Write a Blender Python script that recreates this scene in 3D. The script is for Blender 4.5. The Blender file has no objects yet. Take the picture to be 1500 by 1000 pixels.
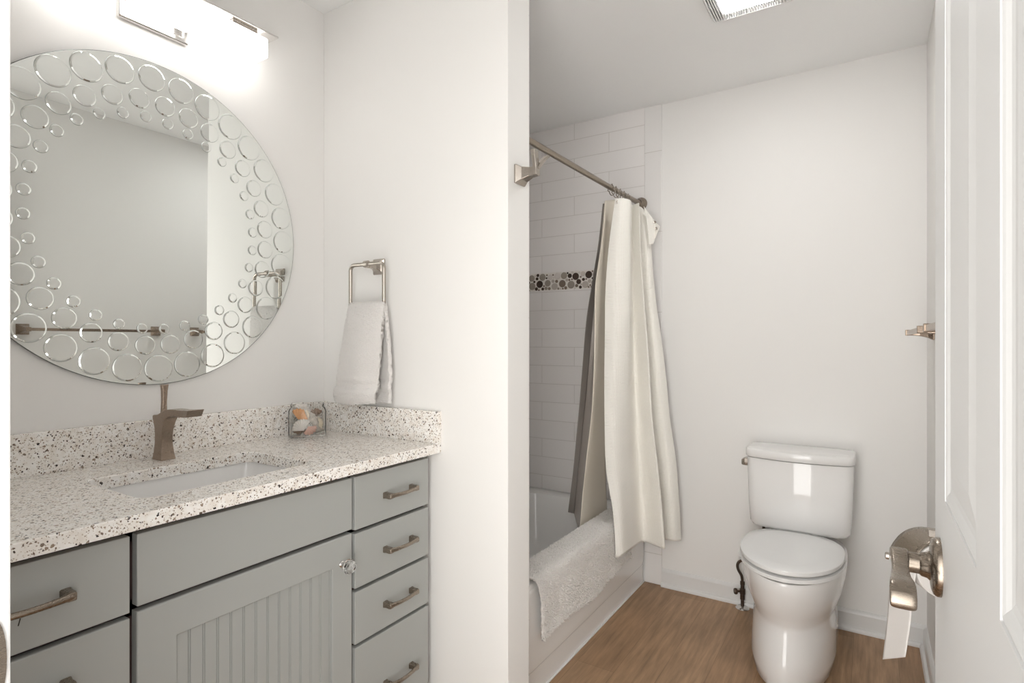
import bpy, bmesh, math, random
from mathutils import Vector, Matrix
random.seed(7)
PI = math.pi
sc = bpy.context.scene
COL = sc.collection

# ------------------------------------------------------------------ camera
cd = bpy.data.cameras.new('camera')
cam = bpy.data.objects.new('camera', cd); COL.objects.link(cam)
cam.location = (0, 0, 1.2342)
cam.rotation_euler = (PI / 2, 0, math.radians(32.395))
cd.sensor_width = 36.0
cd.lens = 826.2 / 1500 * 36
cd.shift_x = -1.2 / 1500
cd.shift_y = 0.6 / 1500
cd.clip_start = 0.01
sc.camera = cam

# ------------------------------------------------------------------ light / exposure
VANITY_E, FAN_E, FILL_E = 2.3, 19.0, 3.3
w = bpy.data.worlds.new('hall_fill'); sc.world = w; w.use_nodes = True
# added fill light behind the camera: broad lobe aimed through the doorway, dim elsewhere
wn, wl = w.node_tree.nodes, w.node_tree.links
tcw = wn.new('ShaderNodeTexCoord')
dot = wn.new('ShaderNodeVectorMath'); dot.operation = 'DOT_PRODUCT'
dot.inputs[1].default_value = Vector((0.36, -1.0, -0.16)).normalized()
wl.new(tcw.outputs['Generated'], dot.inputs[0])
lobe = wn.new('ShaderNodeMapRange'); lobe.interpolation_type = 'SMOOTHSTEP'
lobe.inputs['From Min'].default_value = 0.35; lobe.inputs['From Max'].default_value = 0.97
lobe.inputs['To Min'].default_value = 0.75; lobe.inputs['To Max'].default_value = FILL_E
wl.new(dot.outputs['Value'], lobe.inputs['Value'])
bgn = wn['Background']; bgn.inputs[0].default_value = (1.0, 0.985, 0.955, 1)
wl.new(lobe.outputs['Result'], bgn.inputs[1])
vs = sc.view_settings
vs.view_transform = 'Standard'; vs.look = 'None'; vs.gamma = 1.0; vs.exposure = 1.08
vs.use_curve_mapping = False

# ------------------------------------------------------------------ room measures
XM, XR, XE = -1.6985, 0.192, -0.892          # mirror wall, right wall, partition end
YV, YP, YB = 1.379, 1.4995, 2.8257           # partition front / rear, back wall
CEIL = 2.44
XT = -0.9845                                  # tub apron
YD0, YD1 = 0.07, 0.183                        # door wall


# ------------------------------------------------------------------ materials
def nodes(m):
    m.use_nodes = True
    return m.node_tree.nodes, m.node_tree.links


def mat(name, col, rough=0.5, metal=0.0, spec=0.5, coat=0.0, sheen=0.0, noise=None, bump=None, trans=0.0, ior=1.45):
    """principled material; noise=(scale, amount) mottles the colour, bump=(scale, strength, distance)"""
    m = bpy.data.materials.new(name)
    n, l = nodes(m)
    b = n['Principled BSDF']
    b.inputs['Base Color'].default_value = (*col, 1)
    b.inputs['Roughness'].default_value = rough
    b.inputs['Metallic'].default_value = metal
    b.inputs['Specular IOR Level'].default_value = spec
    b.inputs['Coat Weight'].default_value = coat
    b.inputs['Sheen Weight'].default_value = sheen
    b.inputs['Transmission Weight'].default_value = trans
    b.inputs['IOR'].default_value = ior
    tc = n.new('ShaderNodeTexCoord')
    if noise:
        t = n.new('ShaderNodeTexNoise'); t.inputs['Scale'].default_value = noise[0]; t.inputs['Detail'].default_value = 4
        l.new(tc.outputs['Object'], t.inputs['Vector'])
        r = n.new('ShaderNodeMapRange')
        r.inputs['To Min'].default_value = 1 - noise[1]; r.inputs['To Max'].default_value = 1 + noise[1]
        l.new(t.outputs['Fac'], r.inputs['Value'])
        mx = n.new('ShaderNodeMix'); mx.data_type = 'RGBA'; mx.blend_type = 'MULTIPLY'; mx.inputs[0].default_value = 1
        mx.inputs[6].default_value = (*col, 1)
        l.new(r.outputs['Result'], mx.inputs[7]); l.new(mx.outputs[2], b.inputs['Base Color'])
    if bump:
        t = n.new('ShaderNodeTexNoise'); t.inputs['Scale'].default_value = bump[0]; t.inputs['Detail'].default_value = 3
        l.new(tc.outputs['Object'], t.inputs['Vector'])
        bp = n.new('ShaderNodeBump'); bp.inputs['Strength'].default_value = bump[1]; bp.inputs['Distance'].default_value = bump[2]
        l.new(t.outputs['Fac'], bp.inputs['Height']); l.new(bp.outputs['Normal'], b.inputs['Normal'])
    return m


def emissive(name, col, strength):
    m = bpy.data.materials.new(name)
    n, l = nodes(m)
    b = n['Principled BSDF']
    b.inputs['Base Color'].default_value = (0.9, 0.9, 0.9, 1)
    b.inputs['Emission Color'].default_value = (*col, 1)
    b.inputs['Emission Strength'].default_value = strength
    b.inputs['Roughness'].default_value = 0.3
    return m


def quartz_mat():
    m = bpy.data.materials.new('speckled_quartz')
    n, l = nodes(m); b = n['Principled BSDF']
    b.inputs['Roughness'].default_value = 0.22
    tc = n.new('ShaderNodeTexCoord')
    prev = None
    base = n.new('ShaderNodeTexNoise'); base.inputs['Scale'].default_value = 60; base.inputs['Detail'].default_value = 5
    l.new(tc.outputs['Object'], base.inputs['Vector'])
    cr = n.new('ShaderNodeValToRGB')
    cr.color_ramp.elements[0].position = 0.35; cr.color_ramp.elements[0].color = (0.86, 0.81, 0.75, 1)
    cr.color_ramp.elements[1].position = 0.62; cr.color_ramp.elements[1].color = (0.96, 0.94, 0.91, 1)
    l.new(base.outputs['Fac'], cr.inputs['Fac'])
    prev = cr.outputs['Color']
    # chips: cells of three sizes, some of the cells filled with a stone colour
    for scale, thr, rad, cols in ((120, 0.79, 0.36, [(0.10, 0.07, 0.05), (0.30, 0.22, 0.16), (0.035, 0.028, 0.025), (0.22, 0.17, 0.13)]),
                                  (210, 0.71, 0.40, [(0.17, 0.12, 0.09), (0.50, 0.42, 0.34), (0.07, 0.05, 0.045), (0.34, 0.26, 0.20)]),
                                  (360, 0.76, 0.42, [(0.55, 0.47, 0.39), (0.35, 0.28, 0.23), (0.68, 0.62, 0.55), (0.42, 0.34, 0.28)])):
        mp = n.new('ShaderNodeMapping'); mp.inputs['Rotation'].default_value = (0.7 + scale, 0.4, 0.9 + scale * .3)
        l.new(tc.outputs['Object'], mp.inputs['Vector'])
        nz = n.new('ShaderNodeTexNoise'); nz.inputs['Scale'].default_value = scale * 1.6; nz.inputs['Detail'].default_value = 1
        l.new(mp.outputs['Vector'], nz.inputs['Vector'])
        ad = n.new('ShaderNodeVectorMath'); ad.operation = 'MULTIPLY_ADD'
        ad.inputs[1].default_value = (0.9 / scale,) * 3
        l.new(nz.outputs['Color'], ad.inputs[0]); l.new(mp.outputs['Vector'], ad.inputs[2])
        v = n.new('ShaderNodeTexVoronoi'); v.inputs['Scale'].default_value = scale
        l.new(ad.outputs[0], v.inputs['Vector'])
        sep = n.new('ShaderNodeSeparateColor'); l.new(v.outputs['Color'], sep.inputs[0])
        on = n.new('ShaderNodeMath'); on.operation = 'GREATER_THAN'; on.inputs[1].default_value = thr
        l.new(sep.outputs[0], on.inputs[0])
        ins = n.new('ShaderNodeMath'); ins.operation = 'LESS_THAN'; ins.inputs[1].default_value = rad
        l.new(v.outputs['Distance'], ins.inputs[0])
        mu = n.new('ShaderNodeMath'); mu.operation = 'MULTIPLY'
        l.new(on.outputs[0], mu.inputs[0]); l.new(ins.outputs[0], mu.inputs[1])
        pal = n.new('ShaderNodeValToRGB'); pal.color_ramp.interpolation = 'CONSTANT'
        e = pal.color_ramp.elements
        e[0].position = 0; e[0].color = (*cols[0], 1); e[1].position = 0.25; e[1].color = (*cols[1], 1)
        for k in (2, 3):
            x = e.new(0.25 * k); x.color = (*cols[k], 1)
        l.new(sep.outputs[1], pal.inputs['Fac'])
        mx = n.new('ShaderNodeMix'); mx.data_type = 'RGBA'
        l.new(mu.outputs[0], mx.inputs[0]); l.new(prev, mx.inputs[6]); l.new(pal.outputs['Color'], mx.inputs[7])
        prev = mx.outputs[2]
    l.new(prev, b.inputs['Base Color'])
    return m


def wood_floor_mat():
    m = bpy.data.materials.new('wood_plank_floor')
    n, l = nodes(m); b = n['Principled BSDF']
    b.inputs['Roughness'].default_value = 0.42; b.inputs['Specular IOR Level'].default_value = 0.35
    tc = n.new('ShaderNodeTexCoord')
    mp = n.new('ShaderNodeMapping'); mp.inputs['Rotation'].default_value = (0, 0, PI / 2)
    mp.inputs['Location'].default_value = (0.31, 0.06, 0)
    l.new(tc.outputs['Object'], mp.inputs['Vector'])
    br = n.new('ShaderNodeTexBrick')
    br.inputs['Scale'].default_value = 1.0
    br.inputs['Brick Width'].default_value = 1.22; br.inputs['Row Height'].default_value = 0.15
    br.inputs['Mortar Size'].default_value = 0.0007; br.inputs['Mortar Smooth'].default_value = 0.3
    br.offset = 0.37
    br.inputs['Color1'].default_value = (0.40, 0.255, 0.15, 1)
    br.inputs['Color2'].default_value = (0.33, 0.20, 0.112, 1)
    br.inputs['Mortar'].default_value = (0.20, 0.125, 0.07, 1)
    l.new(mp.outputs['Vector'], br.inputs['Vector'])
    m2 = n.new('ShaderNodeMapping'); m2.inputs['Scale'].default_value = (22, 1.6, 1)
    l.new(tc.outputs['Object'], m2.inputs['Vector'])
    g = n.new('ShaderNodeTexNoise'); g.inputs['Scale'].default_value = 2.2; g.inputs['Detail'].default_value = 8; g.inputs['Roughness'].default_value = 0.62
    l.new(m2.outputs['Vector'], g.inputs['Vector'])
    r = n.new('ShaderNodeMapRange'); r.inputs['From Min'].default_value = 0.28; r.inputs['From Max'].default_value = 0.72
    r.inputs['To Min'].default_value = 0.66; r.inputs['To Max'].default_value = 1.32
    l.new(g.outputs['Fac'], r.inputs['Value'])
    g2 = n.new('ShaderNodeTexNoise'); g2.inputs['Scale'].default_value = 5; g2.inputs['Detail'].default_value = 3
    l.new(tc.outputs['Object'], g2.inputs['Vector'])
    r2 = n.new('ShaderNodeMapRange'); r2.inputs['To Min'].default_value = 0.78; r2.inputs['To Max'].default_value = 1.22
    l.new(g2.outputs['Fac'], r2.inputs['Value'])
    mm = n.new('ShaderNodeMath'); mm.operation = 'MULTIPLY'
    l.new(r.outputs['Result'], mm.inputs[0]); l.new(r2.outputs['Result'], mm.inputs[1])
    mx = n.new('ShaderNodeMix'); mx.data_type = 'RGBA'; mx.blend_type = 'MULTIPLY'; mx.inputs[0].default_value = 1
    l.new(br.outputs['Color'], mx.inputs[6]); l.new(mm.outputs[0], mx.inputs[7])
    l.new(mx.outputs[2], b.inputs['Base Color'])
    return m


def tile_mat(name, width, height, offset, axes, loc, col, grout):
    """brick pattern; axes maps object xyz to brick uv"""
    m = bpy.data.materials.new(name)
    n, l = nodes(m); b = n['Principled BSDF']
    b.inputs['Roughness'].default_value = 0.18
    tc = n.new('ShaderNodeTexCoord')
    sp = n.new('ShaderNodeSeparateXYZ'); l.new(tc.outputs['Object'], sp.inputs[0])
    cb = n.new('ShaderNodeCombineXYZ')
    l.new(sp.outputs[axes[0]], cb.inputs[0]); l.new(sp.outputs[axes[1]], cb.inputs[1])
    mp = n.new('ShaderNodeMapping'); mp.inputs['Location'].default_value = (loc[0], loc[1], 0)
    l.new(cb.outputs[0], mp.inputs['Vector'])
    br = n.new('ShaderNodeTexBrick'); br.offset = offset; br.inputs['Scale'].default_value = 1
    br.inputs['Brick Width'].default_value = width; br.inputs['Row Height'].default_value = height
    br.inputs['Mortar Size'].default_value = 0.0016; br.inputs['Mortar Smooth'].default_value = 0.25
    br.inputs['Color1'].default_value = (*col, 1); br.inputs['Color2'].default_value = (col[0] * .975, col[1] * .97, col[2] * .97, 1)
    br.inputs['Mortar'].default_value = (*grout, 1)
    l.new(mp.outputs['Vector'], br.inputs['Vector'])
    l.new(br.outputs['Color'], b.inputs['Base Color'])
    bp = n.new('ShaderNodeBump'); bp.inputs['Strength'].default_value = 0.6; bp.inputs['Distance'].default_value = 0.0015
    bp.invert = True
    l.new(br.outputs['Fac'], bp.inputs['Height']); l.new(bp.outputs['Normal'], b.inputs['Normal'])
    return m


def waffle_mat(name, col):
    m = bpy.data.materials.new(name)
    n, l = nodes(m); b = n['Principled BSDF']
    b.inputs['Base Color'].default_value = (*col, 1); b.inputs['Roughness'].default_value = 0.85
    b.inputs['Sheen Weight'].default_value = 0.15
    b.inputs['Specular IOR Level'].default_value = 0.2
    tc = n.new('ShaderNodeTexCoord')
    wv = n.new('ShaderNodeTexWave'); wv.bands_direction = 'Z'; wv.inputs['Scale'].default_value = 42; wv.inputs['Distortion'].default_value = 0.3
    l.new(tc.outputs['Object'], wv.inputs['Vector'])
    wu = n.new('ShaderNodeTexWave'); wu.bands_direction = 'Y'; wu.inputs['Scale'].default_value = 42; wu.inputs['Distortion'].default_value = 0.3
    l.new(tc.outputs['Object'], wu.inputs['Vector'])
    a = n.new('ShaderNodeMath'); a.operation = 'MULTIPLY'
    l.new(wv.outputs['Fac'], a.inputs[0]); l.new(wu.outputs['Fac'], a.inputs[1])
    bp = n.new('ShaderNodeBump'); bp.inputs['Strength'].default_value = 0.45; bp.inputs['Distance'].default_value = 0.002
    l.new(a.outputs[0], bp.inputs['Height']); l.new(bp.outputs['Normal'], b.inputs['Normal'])
    return m


def grain_metal(name, col, rough=0.32):
    m = mat(name, col, rough, 1.0)
    n, l = nodes(m); b = n['Principled BSDF']
    tc = n.new('ShaderNodeTexCoord')
    mp = n.new('ShaderNodeMapping'); mp.inputs['Scale'].default_value = (60, 60, 900)
    l.new(tc.outputs['Object'], mp.inputs['Vector'])
    t = n.new('ShaderNodeTexNoise'); t.inputs['Scale'].default_value = 3
    l.new(mp.outputs['Vector'], t.inputs['Vector'])
    r = n.new('ShaderNodeMapRange'); r.inputs['To Min'].default_value = rough - .07; r.inputs['To Max'].default_value = rough + .07
    l.new(t.outputs['Fac'], r.inputs['Value']); l.new(r.outputs['Result'], b.inputs['Roughness'])
    return m


M = dict(
    wall=mat('warm_white_wall_paint', (0.86, 0.847, 0.827), 0.75, spec=0.25, noise=(3, 0.01)),
    ceil=mat('flat_white_ceiling_paint', (0.93, 0.93, 0.925), 0.9, spec=0.1, noise=(4, 0.01)),
    trim=mat('white_trim_paint', (0.77, 0.765, 0.755), 0.35),
    door=mat('white_door_paint', (0.71, 0.71, 0.705), 0.4, noise=(5, 0.01)),
    floor=wood_floor_mat(),
    tile=tile_mat('white_subway_tile', 0.41, 0.1043, 0.5, (0, 2), (0.155, 0.0469), (0.88, 0.855, 0.84), (0.70, 0.665, 0.64)),
    tile_side=tile_mat('white_subway_tile_side', 0.41, 0.1043, 0.5, (1, 2), (0.0, 0.0469), (0.88, 0.855, 0.84), (0.70, 0.665, 0.64)),
    bull=tile_mat('white_bullnose_tile', 3.0, 0.41, 0.0, (0, 2), (0.5, 0.255), (0.86, 0.845, 0.83), (0.66, 0.63, 0.60)),
    grout=mat('mosaic_grout', (0.80, 0.76, 0.71), 0.8),
    quartz=quartz_mat(),
    cab=mat('grey_cabinet_paint', (0.385, 0.395, 0.38), 0.45, noise=(6, 0.02)),
    brown=mat('dark_brown_face_frame', (0.045, 0.022, 0.020), 0.6),
    nickel=grain_metal('brushed_nickel', (0.47, 0.425, 0.38), 0.26),
    bronze=grain_metal('champagne_bronze', (0.34, 0.27, 0.215), 0.28),
    pull=grain_metal('warm_nickel_pull', (0.30, 0.255, 0.21), 0.28),
    chrome=grain_metal('polished_nickel_plate', (0.72, 0.70, 0.68), 0.16),
    darkmetal=mat('dark_valve_metal', (0.09, 0.065, 0.05), 0.35, metal=0.8, noise=(30, .1)),
    mirror=mat('mirror_silver', (0.84, 0.865, 0.845), 0.004, metal=1.0),
    bevel=mat('mirror_bevel_silver', (0.80, 0.83, 0.81), 0.03, metal=1.0),
    etch=mat('mirror_frosted_groove', (0.50, 0.53, 0.51), 0.3, metal=0.9),
    edge=mat('mirror_dark_edge', (0.16, 0.17, 0.16), 0.3, metal=0.6),
    china=mat('white_vitreous_china', (0.86, 0.85, 0.84), 0.07, coat=0.3, noise=(3, .005)),
    seat=mat('white_toilet_seat_plastic', (0.83, 0.83, 0.825), 0.14),
    tub=mat('white_tub_enamel', (0.89, 0.88, 0.865), 0.12, coat=0.2),
    curtain=waffle_mat('ivory_waffle_cloth', (0.91, 0.885, 0.83)),
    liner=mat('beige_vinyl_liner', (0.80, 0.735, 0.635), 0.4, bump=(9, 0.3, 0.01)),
    liner_grey=mat('liner_mid_grey', (0.42, 0.38, 0.345), 0.4, bump=(9, 0.2, 0.01)),
    liner_dark=mat('liner_dark_grey', (0.24, 0.215, 0.195), 0.4, noise=(20, .03)),
    terry=mat('white_terry_cloth', (0.83, 0.80, 0.775), 0.95, sheen=0.3, spec=0.1, bump=(330, 0.9, 0.004)),
    shag=mat('cream_bath_mat_pile', (0.90, 0.865, 0.83), 0.95, sheen=0.4, spec=0.05, bump=(120, 0.7, 0.004)),
    glass=mat('clear_jar_glass', (0.98, 0.985, 0.98), 0.0, trans=1.0, ior=1.17),
    crystal=mat('cut_crystal', (1, 1, 1), 0.0, trans=1.0, ior=1.5),
    paper=mat('white_tissue_paper', (0.84, 0.81, 0.785), 0.95, spec=0.1, bump=(220, 0.25, 0.002)),
    card=mat('grey_cardboard', (0.42, 0.38, 0.34), 0.9),
    shade=emissive('lit_opal_glass', (1.0, 0.985, 0.965), VANITY_E),
    lens=emissive('lit_fan_lens', (0.99, 0.99, 0.98), FAN_E),
    plastic=mat('white_fan_plastic', (0.80, 0.79, 0.78), 0.4),
    dark=mat('dark_fan_housing', (0.03, 0.03, 0.03), 0.8),
    scratch=mat('dark_scratch', (0.03, 0.025, 0.02), 0.8),
    sh_orange=mat('orange_shell', (0.70, 0.36, 0.17), 0.4, noise=(60, .25)),
    sh_white=mat('white_shell', (0.78, 0.73, 0.68), 0.5, noise=(50, .08)),
    sh_grey=mat('grey_speckled_shell', (0.52, 0.46, 0.40), 0.5, noise=(90, .28)),
    sh_pink=mat('pink_shell', (0.74, 0.46, 0.37), 0.35, noise=(40, .18)),
    sh_brown=mat('brown_shell', (0.27, 0.18, 0.13), 0.45, noise=(60, .3)),
    sh_cream=mat('cream_shell', (0.72, 0.63, 0.50), 0.5, noise=(50, .12)),
)
for k, c in (('peb_dark', (0.055, 0.035, 0.025)), ('peb_brown', (0.22, 0.17, 0.135)), ('peb_grey', (0.33, 0.29, 0.245)),
             ('peb_taupe', (0.52, 0.465, 0.42)), ('peb_pale', (0.70, 0.645, 0.61))):
    M[k] = mat(k.replace('peb_', 'mosaic_') + '_disc', c, 0.25, noise=(40, .08))


# ------------------------------------------------------------------ mesh helpers
def obj(name, bm, m, parent=None, smooth=False, bevel=0.0, seg=2, subsurf=0, solid=0.0, loc=None):
    me = bpy.data.meshes.new(name)
    bmesh.ops.recalc_face_normals(bm, faces=bm.faces[:])
    bm.to_mesh(me); bm.free()
    ms = m if isinstance(m, (list, tuple)) else [m]
    for x in ms: me.materials.append(x)
    o = bpy.data.objects.new(name, me); COL.objects.link(o)
    if smooth:
        for p in me.polygons: p.use_smooth = True
        if name != 'pile': me.set_sharp_from_angle(angle=math.radians(42))
    if solid:
        md = o.modifiers.new('solid', 'SOLIDIFY'); md.thickness = solid; md.offset = 0
    if bevel:
        md = o.modifiers.new('bevel', 'BEVEL'); md.width = bevel; md.segments = seg; md.limit_method = 'ANGLE'; md.angle_limit = math.radians(35)
    if subsurf:
        md = o.modifiers.new('sub', 'SUBSURF'); md.levels = subsurf; md.render_levels = subsurf
    if parent:
        o.parent = parent
        o.matrix_parent_inverse = Matrix.Translation(-Vector(parent.location)) if parent.rotation_euler.to_matrix().is_identity else (
            parent.matrix_basis.inverted())
    return o


def tag(o, label=None, cat=None, group=None, kind=None):
    if label: o['label'] = label
    if cat: o['category'] = cat
    if group: o['group'] = group
    if kind: o['kind'] = kind
    return o


def thing(name, loc, label, cat, group=None, kind=None):
    o = bpy.data.objects.new(name, None); COL.objects.link(o)
    o.location = loc; o.empty_display_size = 0.05
    return tag(o, label, cat, group, kind)


def box(bm, x0, x1, y0, y1, z0, z1, mi=0):
    v = [bm.verts.new((x, y, z)) for z in (z0, z1) for y in (y0, y1) for x in (x0, x1)]
    for f in ((0, 2, 3, 1), (4, 5, 7, 6), (0, 1, 5, 4), (2, 6, 7, 3), (0, 4, 6, 2), (1, 3, 7, 5)):
        bm.faces.new([v[i] for i in f]).material_index = mi
    return v


def boxm(*a):
    bm = bmesh.new(); box(bm, *a); return bm


def loft(bm, rings, closed_ends=True, cyc=False, mi=0):
    R = [[bm.verts.new(p) for p in r] for r in rings]
    n = len(R[0])
    pairs = list(zip(R, R[1:])) + ([(R[-1], R[0])] if cyc else [])
    for a, b in pairs:
        for i in range(n):
            bm.faces.new((a[i], a[(i + 1) % n], b[(i + 1) % n], b[i])).material_index = mi
    if closed_ends and not cyc:
        bm.faces.new(R[0][::-1]).material_index = mi; bm.faces.new(R[-1]).material_index = mi
    return R


def rrect(cx, cy, hx, hy, r, z, n=6, plane='xy'):
    pts = []
    for k, (sx, sy) in enumerate(((1, 1), (-1, 1), (-1, -1), (1, -1))):
        for i in range(n + 1):
            a = PI / 2 * k + PI / 2 * i / n
            pts.append((cx + sx * (hx - r) + r * math.cos(a), cy + sy * (hy - r) + r * math.sin(a)))
    if plane == 'xy': return [(p[0], p[1], z) for p in pts]
    if plane == 'xz': return [(p[0], z, p[1]) for p in pts]
    return [(z, p[0], p[1]) for p in pts]


def tube(bm, pts, rad, n=12, caps=True, closed=False, flat=1.0, up=None, mi=0):
    """tube along pts; rad number or list; flat squashes the section along the second axis"""
    P = [Vector(p) for p in pts]
    rings = []; N = len(P)
    t0 = None; u = None
    for i, p in enumerate(P):
        if closed: t = (P[(i + 1) % N] - P[i - 1]).normalized()
        else: t = (P[min(i + 1, N - 1)] - P[max(i - 1, 0)]).normalized()
        if u is None:
            ref = Vector(up) if up else (Vector((0, 0, 1)) if abs(t.z) < .9 else Vector((1, 0, 0)))
            u = (ref - t * ref.dot(t)).normalized()
        else:
            u = (u - t * u.dot(t)).normalized()
        v = t.cross(u)
        r = rad[i] if isinstance(rad, (list, tuple)) else rad
        rings.append([p + u * (r * math.cos(2 * PI * k / n)) + v * (r * flat * math.sin(2 * PI * k / n)) for k in range(n)])
    return loft(bm, rings, caps, closed, mi)


def disc_lathe(bm, origin, axis, prof, n=32, mi=0):
    """prof list of (r, h) along axis"""
    a = Vector(axis).normalized(); ref = Vector((0, 0, 1)) if abs(a.z) < .9 else Vector((1, 0, 0))
    u = (ref - a * ref.dot(a)).normalized(); v = a.cross(u); o = Vector(origin)
    rings = [[o + a * h + (u * math.cos(2 * PI * k / n) + v * math.sin(2 * PI * k / n)) * max(r, 1e-5) for k in range(n)] for r, h in prof]
    return loft(bm, rings)


def cr(p0, p1, p2, p3, t):
    return 0.5 * ((2 * p1) + (p2 - p0) * t + (2 * p0 - 5 * p1 + 4 * p2 - p3) * t * t + (3 * p1 - p0 - 3 * p2 + p3) * t ** 3)


def spline(P, k):
    P = [Vector(p) for p in P]; out = []
    for i in range(len(P) - 1):
        a = P[max(i - 1, 0)]; d = P[min(i + 2, len(P) - 1)]
        for s in range(k): out.append(cr(a, P[i], P[i + 1], d, s / k))
    out.append(P[-1]); return out


def sheet(bm, cols, ku, kv, wob=None, mi=0):
    """cols: list of columns, each a list of points; smooth grid surface"""
    C = [spline(c, kv) for c in cols]
    rows = [spline([c[j] for c in C], ku) for j in range(len(C[0]))]
    V = [[bm.verts.new(p if wob is None else wob(Vector(p), i, j)) for i, p in enumerate(r)] for j, r in enumerate(rows)]
    for j in range(len(V) - 1):
        for i in range(len(V[0]) - 1):
            bm.faces.new((V[j][i], V[j][i + 1], V[j + 1][i + 1], V[j + 1][i])).material_index = mi
    return V


def prism_var(bm, pts, yc):
    """closed outline in XZ with a half width in Y at every point"""
    A = [bm.verts.new((x, yc - wd, z)) for x, z, wd in pts]
    B = [bm.verts.new((x, yc + wd, z)) for x, z, wd in pts]
    bm.faces.new(A); bm.faces.new(B[::-1]); n = len(pts)
    for i in range(n): bm.faces.new((A[i], B[i], B[(i + 1) % n], A[(i + 1) % n]))


def hsh(i, j=0):
    return math.sin(i * 12.9898 + j * 78.233) * 43758.5453 % 1.0


# ================================================================== SETTING
def struct(name, bm, m, **k):
    return tag(obj(name, bm, m, **k), kind='structure')


struct('floor', boxm(-1.83, 0.32, -0.45, 2.95, -0.05, 0.0), M['floor'])
struct('ceiling', boxm(-1.83, 0.32, 0.07, 2.95, CEIL, CEIL + 0.06), M['ceil'])
struct('wall_left', boxm(XM - 0.12, XM, 0.07, YB + 0.12, 0, CEIL), M['wall'])
struct('wall_back', boxm(XM, XR + 0.12, YB, YB + 0.12, 0, CEIL), M['wall'])
struct('wall_right', boxm(XR, XR + 0.12, 0.07, YB, 0, CEIL), M['wall'])
struct('wall_partition', boxm(XM, XE, YV, YP, 0, CEIL), M['wall'], bevel=0.002)
bm = bmesh.new()
box(bm, XM, -0.675, YD0, YD1, 0, CEIL)
box(bm, 0.135, XR, YD0, YD1, 0, CEIL)
box(bm, -0.675, 0.135, YD0, YD1, 2.075, CEIL)
struct('wall_front', bm, M['wall'])

# door frame: jambs, head, stop and hall-side casing
bm = bmesh.new()
box(bm, -0.674, -0.64, YD0 - 0.005, YD1 + 0.0, 0, 2.07)
box(bm, 0.106, 0.134, YD0 - 0.005, YD1 + 0.0, 0, 2.07)
box(bm, -0.64, 0.106, YD0 - 0.005, YD1 + 0.0, 2.04, 2.07)
box(bm, -0.64, -0.629, YD0 + 0.01, YD0 + 0.055, 0, 2.04)
frame = struct('trim_1', bm, M['trim'], bevel=0.002)
frame['label'] = 'white painted door jamb at the left edge of the photo'
bm = bmesh.new()
zc, pts = 0.957, []
prof = [(0.135, -0.062), (0.1715, -0.062), (0.1715, -0.036)] + [(0.1715 + 0.0079 * math.cos(a), 0.036 * math.sin(a)) for a in [(-PI / 2 + PI * i / 14) for i in range(1, 14)]] + \
       [(0.1715, 0.036), (0.1715, 0.062), (0.135, 0.062)]
A = [bm.verts.new((-0.6405, y, zc + z)) for y, z in prof]; B = [bm.verts.new((-0.6378, y, zc + z)) for y, z in prof]
bm.faces.new(A); bm.faces.new(B[::-1])
for i in range(len(A)): bm.faces.new((A[i], B[i], B[(i + 1) % len(A)], A[(i + 1) % len(A)]))
obj('strike_plate', bm, M['pull'], frame)['label'] = 'dark nickel strike plate'


# baseboards with a shoe moulding
def baseboard(name, length, place):
    prof = [(0, 0), (0.026, 0), (0.026, 0.008), (0.022, 0.016), (0.0135, 0.019), (0.0135, 0.074), (0.010, 0.082), (0.004, 0.088), (0, 0.088)]
    bm = bmesh.new()
    A = [bm.verts.new(place(0, d, z)) for d, z in prof]; B = [bm.verts.new(place(length, d, z)) for d, z in prof]
    bm.faces.new(A); bm.faces.new(B[::-1])
    for i in range(len(A)): bm.faces.new((A[i], B[i], B[(i + 1) % len(A)], A[(i + 1) % len(A)]))
    return struct(name, bm, M['trim'])


baseboard('baseboard_back', XR + 0.894, lambda s, d, z: (-0.894 + s, YB - d, z))
baseboard('baseboard_right', YB - 0.027 - YD1, lambda s, d, z: (XR - d, YD1 + s, z))
baseboard('baseboard_front', 0.06, lambda s, d, z: (-0.675 - 0.2 + s, YD1 + d, z)).name = 'baseboard_front'

# tiled alcove surround
TZ0, TZ1 = 1.5265, 1.6255
bm = bmesh.new()
box(bm, XM, XT, YB - 0.008, YB, 0.36, TZ0)
box(bm, XM, XT, YB - 0.008, YB, TZ1, CEIL)
struct('wall_tile_back', bm, M['tile'])
struct('wall_tile_left', boxm(XM, XM + 0.008, YP + .008, YB - 0.008, 0.36, CEIL), M['tile_side'])
bm = bmesh.new(); box(bm, XM, XE - .004, YP, YP + 0.008, 0.36, CEIL)
struct('wall_tile_front', bm, M['tile'])
bm = bmesh.new(); box(bm, XT, -0.894, YB - 0.0085, YB, 0.0, CEIL)
struct('trim_2', bm, M['bull'], bevel=0.003)

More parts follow.
